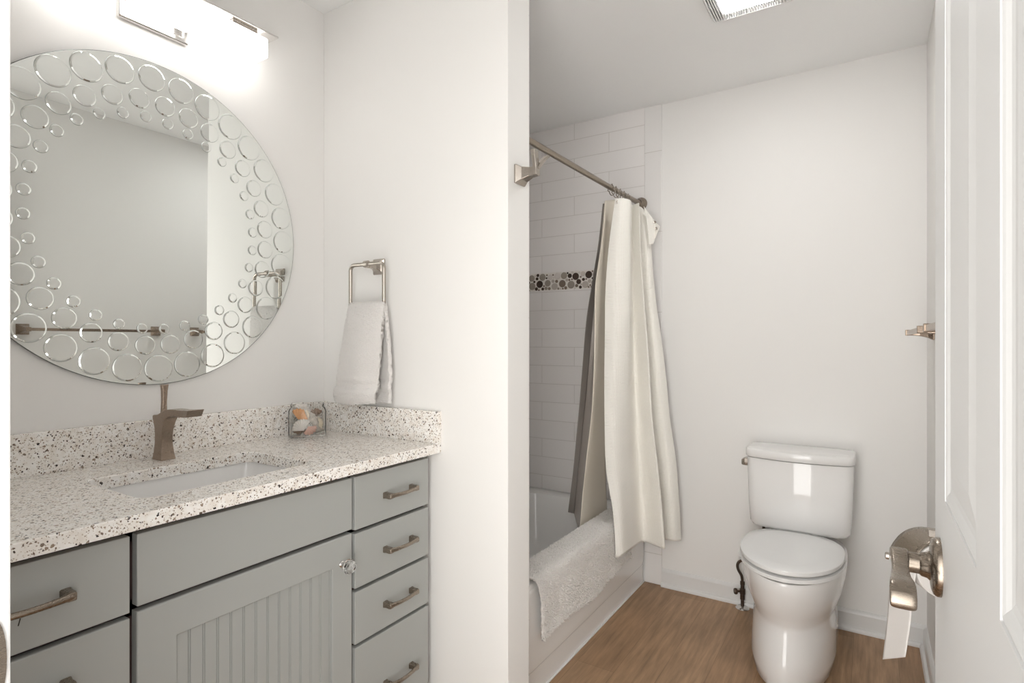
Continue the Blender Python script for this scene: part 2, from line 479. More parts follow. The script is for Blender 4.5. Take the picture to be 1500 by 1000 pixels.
# pebble mosaic band: grout bed and packed discs of five colours
bm = bmesh.new()
box(bm, XM + .008, XT, YB - 0.0065, YB, TZ0, TZ1)
discs = []
rnd = random.Random(11)
x0, x1 = XM + 0.01, XT - 0.002
for rad_lo, rad_hi, tries in ((0.0185, 0.0215, 500), (0.012, 0.0155, 1800), (0.0085, 0.011, 3500), (0.0048, 0.0068, 6000)):
    for _ in range(tries):
        r = rnd.uniform(rad_lo, rad_hi); x = rnd.uniform(x0 + r, x1 - r); z = rnd.uniform(TZ0 + r, TZ1 - r)
        if all((x - a) ** 2 + (z - b) ** 2 > (r + c + 0.0012) ** 2 for a, b, c in discs): discs.append((x, z, r))
for x, z, r in discs:
    mi = rnd.choice((1, 2, 3, 3, 3, 4, 4, 5, 5)) if r > 0.011 else rnd.choice((1, 1, 2, 2, 3, 4, 5))
    ring = lambda rr, y: [(x + rr * math.cos(2 * PI * k / 18), y, z + rr * math.sin(2 * PI * k / 18)) for k in range(18)]
    loft(bm, [ring(r, YB - 0.006), ring(r, YB - 0.0085), ring(r * .86, YB - 0.0095)], mi=mi)
struct('trim_3', bm, [M['grout'], M['peb_dark'], M['peb_brown'], M['peb_grey'], M['peb_taupe'], M['peb_pale']])

# ================================================================== DOOR
DX, DY0, DY1, DZ0, DZ1 = 0.068, 0.137, 0.875, 0.012, 2.03
door = thing('door_1', (DX + 0.0175, DY0, DZ0), None, None, kind='structure')
door['label'] = 'white panelled door standing open at the right edge of the photo'
bm = bmesh.new()
box(bm, DX + 0.011, DX + 0.024, DY0 + .01, DY1 - .01, DZ0 + .01, DZ1 - .01)
px = [(0.243, 0.459), (0.553, 0.769)]
pz = [(0.25, 0.86), (1.061, 1.62), (1.72, 1.91)]
for s in (0, 1):                               # stiles and rails on both faces
    xa, xb = (DX, DX + 0.012) if s == 0 else (DX + 0.023, DX + 0.035)
    for ya, yb in ((DY0, px[0][0]), (px[0][1], px[1][0]), (px[1][1], DY1)): box(bm, xa, xb, ya, yb, DZ0, DZ1)
    zz = [DZ0, pz[0][0], pz[0][1], pz[1][0], pz[1][1], pz[2][0], pz[2][1], DZ1]
    for za, zb in zip(zz[::2], zz[1::2]):
        for ya, yb in px: box(bm, xa, xb, ya, yb, za, zb)
    for ya, yb in px:
        for za, zb in pz:
            cy, cz, hy, hz = (ya + yb) / 2, (za + zb) / 2, (yb - ya) / 2, (zb - za) / 2
            d = (lambda t: DX + t) if s == 0 else (lambda t: DX + 0.035 - t)
            rg = lambda ins, t: [(d(t), cy + sy * (hy - ins), cz + sz * (hz - ins)) for sy, sz in ((-1, -1), (1, -1), (1, 1), (-1, 1))]
            loft(bm, [rg(0, 0.012), rg(0.0, 0.0015), rg(0.004, 0.0005), rg(0.008, 0.0016), rg(0.013, 0.0036), rg(0.018, 0.0044), rg(0.043, 0.0012), rg(0.046, 0.0008)])
slab = obj('door_slab', bm, M['door'], door)
HY, HZ = 0.815, 0.974
h = bpy.data.objects.new('door_handle', None); COL.objects.link(h); h.location = (DX, HY, HZ); h.parent = door
h.matrix_parent_inverse = Matrix.Translation(-Vector(door.location)); h['label'] = 'brushed nickel door lever'
bpy.context.view_layer.update()


def hpart(name, bm, m, **k):
    o = obj(name, bm, m, **k); o.parent = h
    o.matrix_parent_inverse = h.matrix_world.inverted(); return o


bm = bmesh.new(); disc_lathe(bm, (DX, HY, HZ), (-1, 0, 0), [(0.033, 0), (0.033, 0.004), (0.031, 0.007), (0.026, 0.009), (0.017, 0.010), (0.0145, 0.013), (0.0135, 0.018), (0.0115, 0.020), (0.0115, 0.030), (0.010, 0.031)], 40)
hpart('rosette', bm, M['pull'], smooth=True)
# lever: flat waisted blade that runs back towards the hinge and rolls over at the tip
bm = bmesh.new()
P = [(HY + 0.013, HZ + 0.004, .010, .0105), (HY + 0.006, HZ + 0.0075, .012, .0105), (HY - 0.012, HZ + 0.0065, .0085, .0095), (HY - 0.035, HZ + 0.003, .0058, .0085),
     (HY - 0.060, HZ + 0.0005, .0055, .0095), (HY - 0.082, HZ + 0.0045, .0062, .0118), (HY - 0.096, HZ + 0.005, .0062, .0128), (HY - 0.106, HZ - 0.0005, .0058, .0130), (HY - 0.110, HZ - 0.010, .0045, .0128), (HY - 0.107, HZ - 0.016, .002, .0125)]
rings = []
for i, (y, z, hh, hw) in enumerate(P):
    a = P[max(i - 1, 0)]; b2 = P[min(i + 1, len(P) - 1)]
    t = Vector((0, b2[0] - a[0], b2[1] - a[1])).normalized(); nrm = Vector((0, -t.z, t.y))
    c = Vector((0.0285, y, z)); ring = []
    for k in range(28):
        an = 2 * PI * k / 28; cx, sx = math.cos(an), math.sin(an)
        ring.append(c + Vector((1, 0, 0)) * hw * .92 * math.copysign(abs(cx) ** .36, cx) + nrm * hh * .62 * math.copysign(abs(sx) ** .5, sx))
    rings.append(ring)
loft(bm, rings)
hpart('lever', bm, M['pull'], smooth=True, subsurf=2)
bm = bmesh.new(); disc_lathe(bm, (0.0185, HY, HZ + .003), (-1, 0, 0), [(0.0042, 0), (0.0042, 0.003), (0.003, 0.004)], 16)
hpart('lever_pin', bm, M['nickel'], smooth=True)
bm = bmesh.new(); box(bm, DX + 0.006, DX + 0.029, DY1 - 0.0005, DY1 + 0.0015, HZ - .028, HZ + .028)
obj('latch_plate', bm, M['nickel'], door)

# ================================================================== VANITY
XF = -1.163                                     # face of the drawer fronts
CT, CB = 0.916, 0.887
van = thing('vanity_cabinet', (-1.43, 0.77, 0), 'grey vanity cabinet with drawers either side of a beadboard door', 'cabinet')
bm = bmesh.new()
xw, zt = XM + .001, CB - .001
box(bm, xw, -1.186, 0.190, 0.206, 0.10, zt); box(bm, xw, -1.186, 1.3265, 1.3425, 0.10, zt)
box(bm, xw, -1.186, 0.206, 1.3265, 0.10, 0.118)
box(bm, xw, xw + .006, 0.206, 1.3265, 0.118, zt)
for ya, yb in ((0.49, 0.53), (1.02, 1.06)): box(bm, -1.206, -1.186, ya, yb, 0.118, zt)
for za, zb in ((0.855, zt), (0.715, 0.745)): box(bm, -1.206, -1.186, 0.206, 1.3265, za, zb)
for za, zb in ((0.56, 0.58), (0.41, 0.43)):
    box(bm, -1.206, -1.186, 0.206, 0.49, za, zb); box(bm, -1.206, -1.186, 1.06, 1.3265, za, zb)
box(bm, xw, -1.25, 0.19, 1.3425, 0.0, 0.10)
obj('carcass', bm, M['brown'], van)
bm = bmesh.new(); box(bm, XM + .001, -1.204, 1.3430, YV - .0005, 0.0, CB - .001)
obj('filler_strip', bm, M['cab'], van)


def front(name, y0, y1, z0, z1):
    bm = bmesh.new(); box(bm, XF - 0.0215, XF, y0, y1, z0, z1)
    return obj(name, bm, M['cab'], van, bevel=0.002, seg=2)


def pull(par, y, z):
    """arched bar pull with two square feet"""
    bm = bmesh.new(); L = 0.059
    for s in (-1, 1):
        x0 = XF - 0.001
        rg = lambda hw, x: rrect(y + s * (L - .006), z, hw, hw, hw * .35, x, 3, 'yz')
        loft(bm, [rg(0.0090, x0), rg(0.0075, x0 + 0.010), rg(0.0080, x0 + 0.022), rg(0.0068, x0 + .0285)])
    pts, rd = [], []
    for i in range(17):
        t = -1 + 2 * i / 16
        pts.append((XF + 0.021 + 0.009 * (1 - t * t), y + t * (L - .002), z)); rd.append(0.0056 + 0.0024 * abs(t) ** 3)
    tube(bm, pts, rd, 12, flat=0.8)
    o = obj('drawer_pull', bm, M['pull'], smooth=True, bevel=0.0008)
    o.parent = par; o['label'] = 'warm nickel arched drawer pull'
    return o


ZS = [(0.7300, 0.8730), (0.5735, 0.7205), (0.4240, 0.5640), (0.130, 0.4145)]
PZ = [0.8000, 0.6465, 0.4915, 0.2670]
for y0, y1, py in ((1.0465, 1.3425, 1.2105), (0.195, 0.5043, 0.3520)):
    for (z0, z1), z in zip(ZS, PZ):
        d = front('drawer', y0, y1, z0, z1)
        pull(d, py, z if py > 1 else z + 0.004)
        if py < 1 and z > 0.79:
            bm = bmesh.new()
            a = [bm.verts.new((XF + .0004, 0.3405 + dy, 0.7755 + dz)) for dy, dz in ((0, 0), (.0015, -.0003), (.0042, .011), (.0027, .0113))]
            b2 = [bm.verts.new((XF - .0006, v.co.y, v.co.z)) for v in a]
            bm.faces.new(a); bm.faces.new(b2[::-1])
            for i in range(4): bm.faces.new((a[i], b2[i], b2[(i + 1) % 4], a[(i + 1) % 4]))
            o = obj('scratch_mark', bm, M['scratch']); o.parent = d
            o['label'] = 'short dark scratch in the paint'
front('false_front', 0.5165, 1.0365, 0.7365, 0.8730)
# door: frame with a recessed tongue and groove panel
bm = bmesh.new()
dy0, dy1, dz0, dz1 = 0.5165, 1.0365, 0.130, 0.7265
qy0, qy1, qz0, qz1 = 0.589, 0.9715, 0.205, 0.652
xa, xb = XF - 0.0215, XF
outer = lambda x, i: [(x, dy0 + i, dz0 + i), (x, dy1 - i, dz0 + i), (x, dy1 - i, dz1 - i), (x, dy0 + i, dz1 - i)]
inner = lambda x, i: [(x, qy0 - i, qz0 - i), (x, qy1 + i, qz0 - i), (x, qy1 + i, qz1 + i), (x, qy0 - i, qz1 + i)]
loft(bm, [outer(xa, 0), outer(xb - .003, 0), outer(xb - .001, 0.001), outer(xb, 0.003), inner(xb, 0.0015), inner(xb - 0.0015, 0), inner(xb - 0.0075, 0)], closed_ends=False)
bm.faces.new([bm.verts.new(p) for p in outer(xa, 0)])
nb = 13
bw = (qy1 - qy0) / nb
ys = []
for i in range(nb):
    a = qy0 + i * bw
    ys += [(a, -.0075 if i == 0 else -.0105), (a + .0012, -.0075), (a + bw - .0052, -.0075), (a + bw - .004, -.0105), (a + bw - .0028, -.0078), (a + bw - .0012, -.0078)]
ys.append((qy1, -.0075))
T = [bm.verts.new((XF + d, y, qz1)) for y, d in ys]; B = [bm.verts.new((XF + d, y, qz0)) for y, d in ys]
for i in range(len(T) - 1): bm.faces.new((T[i], T[i + 1], B[i + 1], B[i]))
cdoor = obj('cabinet_door', bm, M['cab'], van)
bm = bmesh.new()
kc = (XF, 1.0005, 0.6565)
disc_lathe(bm, kc, (1, 0, 0), [(0.0085, -.001), (0.0085, 0.003), (0.006, 0.005), (0.0055, 0.012), (0.0078, 0.014), (0.0078, 0.0165)], 20)
k1 = obj('knob_stem', bm, M['chrome']); k1.parent = cdoor; k1['label'] = 'nickel knob stem'
bm = bmesh.new(); disc_lathe(bm, kc, (1, 0, 0), [(0.0085, 0.0167), (0.0170, 0.023), (0.0195, 0.031), (0.0160, 0.039), (0.0085, 0.044)], 10)
k2 = obj('crystal_knob', bm, M['crystal']); k2.parent = cdoor; k2['label'] = 'clear faceted crystal knob'

# countertop with a rectangular cut-out
XC = -1.141
SY0, SY1, SX0, SX1 = 0.562, 0.976, -1.5265, -1.2440
scy, scx, shy, shx = (SY0 + SY1) / 2, (SX0 + SX1) / 2, (SY1 - SY0) / 2, (SX1 - SX0) / 2
ct = thing('countertop', (-1.42, 0.78, CB), 'speckled beige quartz countertop with backsplash over the grey vanity', 'countertop')
bm = bmesh.new()
ocx, ocy, ohx, ohy = (XM + XC) / 2, (0.19 + YV) / 2, (XC - XM) / 2, (YV - 0.19) / 2
O_ = lambda z, i=0: rrect(ocx, ocy, ohx - i, ohy - i, 0.003, z, 6)
I_ = lambda z, i=0: rrect(scx, scy, shx + i, shy + i, 0.03 + i, z, 6)
loft(bm, [O_(CB), O_(CT - .002), O_(CT, .002), I_(CT, .002), I_(CT - .002), I_(CB)], cyc=True)
obj('slab', bm, M['quartz'], ct)
SPL = 1.018
obj('backsplash', boxm(XM, XM + 0.02, 0.19, YV, CT, SPL), M['quartz'], ct, bevel=0.0012)
obj('side_splash', boxm(XM + 0.0205, XC, YV - 0.02, YV, CT, SPL - .002), M['quartz'], ct, bevel=0.0012)

# undermount sink
bm = bmesh.new()
I2 = lambda z, i, r: rrect(scx, scy, shx + i, shy + i, r, z, 6)
loft(bm, [I2(CB, .025, .05), I2(CB, .006, .036), I2(CB - .012, .003, .034), I2(CB - .05, -.006, .04), I2(CB - .105, -.022, .05), I2(CB - .122, -.045, .05), I2(CB - .128, -.09, .04),
          I2(CB - .134, -.09, .04), I2(CB - .128, -.04, .05), I2(CB - .108, -.012, .05), I2(CB - .02, .012, .04), I2(CB - .012, .025, .05)], cyc=True)
loft(bm, [I2(CB - .1285, -.089, .04), I2(CB - .1335, -.089, .04)])
sk = thing('sink', (scx, scy, CB - .134), 'white rectangular undermount basin set in the speckled countertop', 'sink')
obj('basin', bm, M['china'], sk, smooth=True)
bm = bmesh.new(); disc_lathe(bm, (scx, scy, CB - .1285), (0, 0, 1), [(0.022, 0), (0.022, 0.002), (0.018, 0.003), (0.012, 0.0015), (0.004, .0015)], 24)
obj('drain', bm, M['bronze'], sk, smooth=True)

# faucet
FX, FY = -1.622, 0.787
fa = thing('faucet', (FX, FY, CT), 'brushed bronze single-lever faucet standing behind the sink', 'faucet')
bm = bmesh.new()
st = [((-.0235, 0, 0), (.0235, 0, 0), .0205), ((-.0208, 0, .02), (.0198, 0, .02), .0175), ((-.0190, 0, .05), (.0165, 0, .046), .0155), ((-.0205, 0, .085), (.0185, 0, .073), .0155),
      ((-.0290, 0, .1165), (.0265, 0, .096), .0165), ((-.004, 0, .1215), (.0355, 0, .1095), .0170), ((.026, 0, .1335), (.050, 0, .1185), .0165), ((.055, 0, .1395), (.075, 0, .1235), .0160),
      ((.110, 0, .1405), (.115, 0, .1225), .0170), ((.160, 0, .1435), (.150, 0, .1250), .0215)]
A, B = spline([a for a, b2, c in st], 5), spline([b2 for a, b2, c in st], 5)
Wd = spline([(c, 0, 0) for a, b2, c in st], 5)
loft(bm, [[(FX + a.x, FY - wv.x, CT + a.z), (FX + a.x, FY + wv.x, CT + a.z), (FX + b2.x, FY + wv.x * .94, CT + b2.z), (FX + b2.x, FY - wv.x * .94, CT + b2.z)] for a, b2, wv in zip(A, B, Wd)])
obj('spout_body', bm, M['bronze'], fa, bevel=0.0014, seg=3)
bm = bmesh.new()
rings = []
for s, hx, hy, z in ((0, .0075, .0095, .117), (.15, .0062, .007, .123), (.5, .0058, .0062, .155), (.8, .0062, .0072, .185), (1, .0068, .0092, .202)):
    rings.append(rrect(FX - .003 - .006 * s * s * 0, FY + .002 * s, hx, hy, .003, CT + z, 3))
loft(bm, rings)
obj('lever_handle', bm, M['bronze'], fa, smooth=True, bevel=0.0008)

# glass jar with shells
JX, JY, JA = -1.604, 1.236, math.radians(50)
ca, sa = math.cos(JA), math.sin(JA)


def J(px, py, z):                      # jar frame: px along its front, py away from the room
    return (JX + px * ca * 1.0 - py * sa, JY + px * sa + py * ca, CT + z)


jar = thing('glass_jar', (JX, JY, CT), 'square clear glass jar of seashells in the counter corner', 'jar')
bm = bmesh.new()
W, D, H = 0.059, 0.037, 0.112
jr = lambda i, r, z, b=0: [J(p[0], p[1], z) for p in rrect(0, 0, W - i, D - i, r, z, 5)]
loft(bm, [jr(.006, .008, 0.0005), jr(0, .012, .004), jr(0, .012, .088), jr(.003, .011, .096), jr(.008, .009, .102), jr(.006, .01, .109), jr(.007, .009, H), jr(.009, .008, H),
          jr(.010, .008, .108), jr(.0115, .007, .102), jr(.0065, .009, .095), jr(.0035, .010, .088), jr(.0035, .010, .010), jr(.008, .008, .0075)], closed_ends=True)
obj('jar_body', bm, M['glass'], jar, smooth=True, bevel=0)


def shell_fan(px, py, z, size, rot, m, name, label, ribs=9, depth=.35):
    """ribbed half shell"""
    bm = bmesh.new(); n, k = 28, 8; grid = []
    for j in range(k + 1):
        row = []
        for i in range(n + 1):
            a = -1.15 + 2.3 * i / n; r = size * (j / k)
            rip = 1 + .05 * math.cos(a * ribs * 2.2) * (j / k)
            x = r * math.sin(a) * rip; y = r * math.cos(a) * rip
            dz = depth * size * math.sin(PI * min(1, (j / k) * .62 + .05)) * math.cos(a * .9) + .03 * size * math.cos(a * ribs * 2.2) * (j / k)
            row.append(Vector((x, y - size * .5, dz)))
        grid.append(row)
    R = rot.to_matrix() if hasattr(rot, 'to_matrix') else rot
    V = [[bm.verts.new(Vector(J(px, py, z)) + R @ p) for p in row] for row in grid]
    for j in range(k):
        for i in range(n):
            bm.faces.new((V[j][i], V[j][i + 1], V[j + 1][i + 1], V[j + 1][i]))
    bmesh.ops.remove_doubles(bm, verts=bm.verts[:], dist=1e-6)
    return tag(obj(name, bm, m, smooth=True, solid=0.0016), label, 'shell', 'shells in the glass jar')


def shell_spiral(px, py, z, length, rad, axis, m, name, label):
    """whelk: coiled cone with shoulder ridges"""
    bm = bmesh.new(); a = Vector(axis).normalized(); ref = Vector((0, 0, 1)) if abs(a.z) < .8 else Vector((1, 0, 0))
    u = (ref - a * ref.dot(a)).normalized(); v = a.cross(u); c = Vector(J(px, py, z)); rings = []
    for j in range(25):
        t = j / 24
        env = math.sin(PI * min(1, t * .92 + .06)) ** .8 * (1 - .35 * t)
        r = rad * env * (1 + .13 * math.cos(t * 26)) + .0004
        off = rad * .10 * math.sin(t * 13)
        rings.append([c + a * (length * (t - .5)) + u * (off + r * math.cos(2 * PI * k / 18)) + v * (r * math.sin(2 * PI * k / 18)) for k in range(18)])
    loft(bm, rings)
    return tag(obj(name, bm, m, smooth=True), label, 'shell', 'shells in the glass jar')


from mathutils import Euler
eu = lambda x, y, z: Euler((x, y, z))
FR = (sa, -ca, 0)                                # out of the jar's front
shell_fan(-.021, -.010, .074, .034, eu(1.25, .5, JA - .15), M['sh_orange'], 'seashell', 'orange ribbed seashell upper left in the glass jar')
shell_fan(-.018, -.012, .038, .037, eu(1.3, -.5, JA - .25), M['sh_white'], 'seashell', 'large white scallop shell at the jar front, left of centre', 11)
shell_spiral(.020, -.016, .054, .062, .017, (ca * .45, sa * .45, -.8), M['sh_grey'], 'whelk_shell', 'grey speckled whelk shell leaning at the jar front, right of centre')
shell_fan(.009, -.024, .026, .026, eu(1.35, 2.6, JA), M['sh_pink'], 'seashell', 'pink clam shell low at the front of the glass jar', 7, .5)
shell_spiral(.027, .010, .079, .040, .015, (ca, sa, .25), M['sh_brown'], 'snail_shell', 'brown snail shell upper right in the glass jar')
shell_fan(-.018, .016, .088, .034, eu(.5, .3, 1.2), M['sh_white'], 'seashell', 'white shell lying on top at the back of the jar', 8)
shell_spiral(-.022, .004, .019, .045, .0125, (ca, sa, .1), M['sh_brown'], 'snail_shell', 'dark brown shell at the jar bottom, left side')
shell_fan(.034, -.006, .045, .023, eu(1.2, 1.2, JA + .4), M['sh_cream'], 'seashell', 'small cream shell at the right side of the jar', 8, .5)
shell_spiral(.030, .010, .022, .050, .0135, (ca, sa, -.1), M['sh_grey'], 'whelk_shell', 'grey brown whelk lying at the jar bottom, right side')
bm = bmesh.new(); q = [J(-.004, -.020, .089), J(.001, -.022, .076), J(.006, -.022, .060)]
tube(bm, spline(q, 4), [.0058, .006, .0062, .006, .0058, .0055, .005, .0048, .0045], 9)
tag(obj('coral_stick', bm, M['sh_cream'], smooth=True), 'pale speckled coral stick at the front of the glass jar', 'coral')

# ================================================================== MIRROR
MC, MR = (0.7935, 1.5615), 0.4465
mir = thing('wall_mirror', (XM, MC[0], MC[1] - MR), 'round frameless wall mirror with a border of bubble-like circles above the sink', 'mirror')
xm = XM + 0.014
tilt = math.tan(math.radians(0.45))


def MP(y, z, d):                                # point on the slightly tipped mirror
    return (xm + d + (z - MC[1]) * tilt, MC[0] + y, z)


bm = bmesh.new(); n = 128
rg = lambda r, d: [MP(r * math.cos(2 * PI * k / n), MC[1] + r * math.sin(2 * PI * k / n), d) for k in range(n)]
R = loft(bm, [rg(MR, -.004), rg(MR, .0), rg(MR - .0015, .001)], closed_ends=True)
for f in bm.faces: f.material_index = 1
f = [f for f in bm.faces if len(f.verts) == n]
f.sort(key=lambda q: q.calc_center_median().x); f[-1].material_index = 0
obj('mirror_pane', bm, [M['mirror'], M['edge']], mir)
bm = bmesh.new(); box(bm, XM, xm - .0055, MC[0] - .1, MC[0] + .1, MC[1] - .1, MC[1] + .1)
obj('hanging_plate', bm, M['dark'], mir)
# three rows of round facets
bm = bmesh.new(); NB = 32
for row, (rr, cr_) in enumerate(((0.4035, 0.0365), (0.3385, 0.0268), (0.2935, 0.0150))):
    for i in range(NB):
        a = 2 * PI * (i + (0.5 if row == 1 else 0.0) + 0.13) / NB
        rq = rr + .002 * math.sin(7 * i); c2 = cr_ * (1 + .04 * math.sin(5.3 * i + row))
        if row == 2: a += .06
        cy, cz = rq * math.cos(a), rq * math.sin(a)
        m_ = 32
        g = lambda r, d: [MP(cy + r * math.cos(2 * PI * k / m_), MC[1] + cz + r * math.sin(2 * PI * k / m_), .001 + d) for k in range(m_)]
        bw_ = .0042
        Rr = [[bm.verts.new(p) for p in g(r, d)] for r, d in ((c2, .0002), (c2 - .0009, .0012), (c2 - bw_, .0024), (c2 - bw_ - .0006, .0024))]
        for ia, (A, B) in enumerate(zip(Rr, Rr[1:])):
            for k in range(m_):
                bm.faces.new((A[k], A[(k + 1) % m_], B[(k + 1) % m_], B[k])).material_index = (1, 0, 2)[ia]
        bm.faces.new(Rr[-1]).material_index = 0
obj('bevelled_circles', bm, [M['mirror'], M['etch'], M['bevel']], mir)

# ================================================================== VANITY LIGHT
vl = thing('vanity_light', (XM, 0.792, 2.1), 'three-shade vanity light with white glass boxes above the round mirror', 'light')
bm = bmesh.new()
cy0, cy1, cz0, cz1 = 0.703, 0.885, 2.100, 2.280
g = lambda x, i: rrect((cy0 + cy1) / 2, (cz0 + cz1) / 2, (cy1 - cy0) / 2 - i, (cz1 - cz0) / 2 - i, .003, x, 2, 'yz')
loft(bm, [g(XM, 0), g(XM + .012, 0), g(XM + .016, .003), g(XM + .016, .014), g(XM + .0125, .017), g(XM + .0125, .02)])
obj('canopy', bm, M['chrome'], vl, bevel=.001)
obj('crossbar', boxm(XM + .030, XM + .123, 0.480, 1.105, 2.189, 2.195), M['chrome'], vl, bevel=.001)
obj('bracket', boxm(XM + .0126, XM + .0298, 0.755, 0.830, 2.165, 2.215), M['chrome'], vl, bevel=.002)
for cy in (0.580, 0.792, 1.0035):
    s = obj('lamp_shade', boxm(XM + .047, XM + .119, cy - .0705, cy + .0705, 2.114, 2.176), M['shade'], vl, bevel=.007, seg=3, smooth=True)
    s['label'] = 'lit white glass shade'
    obj('socket_holder', boxm(XM + .062, XM + .108, cy - .040, cy + .040, 2.1765, 2.1885), M['nickel'], vl, bevel=.001)

# ================================================================== EXHAUST FAN LIGHT
fx0, fx1, fy0, fy1 = -0.4975, -0.2175, 1.906, 2.186
fan = thing('exhaust_fan', ((fx0 + fx1) / 2, (fy0 + fy1) / 2, CEIL - .025), 'white slotted ceiling exhaust fan with a lit lens', 'fan')
fcx, fcy, fh = (fx0 + fx1) / 2, (fy0 + fy1) / 2, 0.14
bm = bmesh.new()
F = lambda z, i, r: rrect(fcx, fcy, fh - i, fh - i, r, z, 5)
loft(bm, [F(CEIL - .0005, 0, .02), F(CEIL - .012, 0, .02), F(CEIL - .020, .006, .016), F(CEIL - .020, .011, .012), F(CEIL - .010, .011, .012), F(CEIL - .0005, .011, .012)], cyc=True)
x = fx0 + .018
while x < fx1 - .014:
    box(bm, x - .0019, x + .0019, fy0 + .012, fy1 - .012, CEIL - .019, CEIL - .008); x += .0083
obj('grille', bm, M['plastic'], fan)
obj('housing', boxm(fx0 + .012, fx1 - .012, fy0 + .012, fy1 - .012, CEIL - .006, CEIL - .0006), M['dark'], fan)
bm = bmesh.new()
F2 = lambda z, i: rrect(fcx, fcy, .092 - i, .092 - i, .012, z, 5)
loft(bm, [F2(CEIL - .0062, 0), F2(CEIL - .017, 0), F2(CEIL - .0215, .005), F2(CEIL - .0225, .02)])
obj('light_lens', bm, M['lens'], fan, smooth=True)

# ================================================================== TOWEL RING + TOWEL
RX, RZ = -1.412, 1.4895
RY = YV - 0.058
tr = thing('towel_ring', (RX, YV, RZ), 'brushed nickel square towel ring on the wall beside the mirror', 'towel ring')
bm = bmesh.new()
g = lambda h_, y: rrect(RX, RZ, h_, h_, .003, y, 2, 'xz')
loft(bm, [g(.0265, YV), g(.0265, YV - .005), g(.0175, YV - .014), g(.011, YV - .026), g(.0095, YV - .040), g(.0098, YV - .052)])
obj('mount', bm, M['nickel'], tr, bevel=.001)
bm = bmesh.new(); disc_lathe(bm, (RX - .013, RY, RZ + .003), (1, 0, 0), [(.006, 0), (.0115, .003), (.0115, .020), (.006, .024)], 16)
obj('pivot_collar', bm, M['nickel'], tr, smooth=True)
bm = bmesh.new()
pts = rrect(RX, RZ - .0735, .0785, .0765, .020, RY, 6, 'xz')
tube(bm, pts, .0066, 12, closed=True)
obj('ring', bm, M['nickel'], tr, smooth=True)

# towel draped over the lower bar of the ring
bz = RZ - .150
rnd = random.Random(3)
prof = [  # (y, z, xL, xR)
    (RY - .033, 1.032, -1.537, -1.352), (RY - .040, 1.060, -1.535, -1.347), (RY - .031, 1.095, -1.531, -1.343), (RY - .029, 1.16, -1.522, -1.337), (RY - .025, 1.24, -1.508, -1.331),
    (RY - .020, 1.305, -1.497, -1.328), (RY - .013, 1.345, -1.492, -1.328), (RY, bz + .0225, -1.490, -1.329), (RY + .013, 1.343, -1.488, -1.327), (RY + .019, 1.30, -1.486, -1.326),
    (RY + .022, 1.22, -1.490, -1.318), (RY + .025, 1.12, -1.498, -1.314), (RY + .026, 1.030, -1.505, -1.318)]
cols = []
for i in range(9):
    t = i / 8; c = []
    for j, (y, z, xl, xr) in enumerate(prof):
        fr = 1 if j < 7 else (-1 if j > 7 else 0)
        wave = .0045 * math.sin(t * 7.5 + .4) * min(1, abs(j - 7) / 4)
        edge = .010 * (abs(t - .5) * 2) ** 4 * fr
        c.append((xl + (xr - xl) * t, y + edge + wave * fr, z - .004 * math.sin(t * 5) * (j in (0, 12))))
    cols.append(c)
bm = bmesh.new(); n_bands = (1.066, 1.078, 1.100, 1.112)


def wobt(p, i, j):
    b = 0.0
    sg = 1 if p.y < RY else -1
    for zb in (1.068, 1.112): b += sg * .0030 * math.exp(-((p.z - zb) / .0055) ** 2)
    b -= sg * .0045 * (1 / (1 + math.exp(-(p.z - 1.077) / .0015))) * (1 / (1 + math.exp((p.z - 1.103) / .0015)))
    return p + Vector((0, -b, 0)) + Vector((0, (hsh(j, i) - .5) * .0026, 0))


sheet(bm, cols, 8, 16, wobt)
t = obj('hand_towel', bm, M['terry'], smooth=True, solid=.013, bevel=0)
tag(t, 'white folded hand towel hanging from the nickel towel ring', 'towel')

# ================================================================== ROBE HOOK ON THE PARTITION END
hy, hz = 1.4400, 1.7330
rh = thing('robe_hook', (XE, hy, hz), 'brushed nickel double robe hook on the partition end', 'hook')
bm = bmesh.new()
g = lambda h_, x, dz=0: rrect(hy, hz + dz, h_, h_, .002, x, 2, 'yz')
loft(bm, [g(.0280, XE), g(.0280, XE + .005), g(.0190, XE + .020, .001), g(.0135, XE + .042, .003), g(.0120, XE + .066, .004)])
obj('base', bm, M['nickel'], rh, bevel=.001)
for sgn in (0, 1):
    bm = bmesh.new()
    if sgn == 0:
        q = [(XE + .059, hy - .001, hz), (XE + .060, hy - .002, hz + .020), (XE + .058, hy - .003, hz + .042), (XE + .056, hy - .004, hz + .066)]
    else:
        q = [(XE + .062, hy + .004, hz + .012), (XE + .066, hy + .016, hz + .030), (XE + .070, hy + .028, hz + .044), (XE + .077, hy + .038, hz + .056)]
    rings = []
    for i, p in enumerate(spline(q, 4)):
        t_ = i / 12
        rings.append(rrect(p.x, p.y, .0055 + .0015 * t_, .0095 + .003 * t_ if sgn == 0 else .008, .002, p.z, 2))
    loft(bm, rings)
    obj('prong', bm, M['nickel'], rh, bevel=.001)

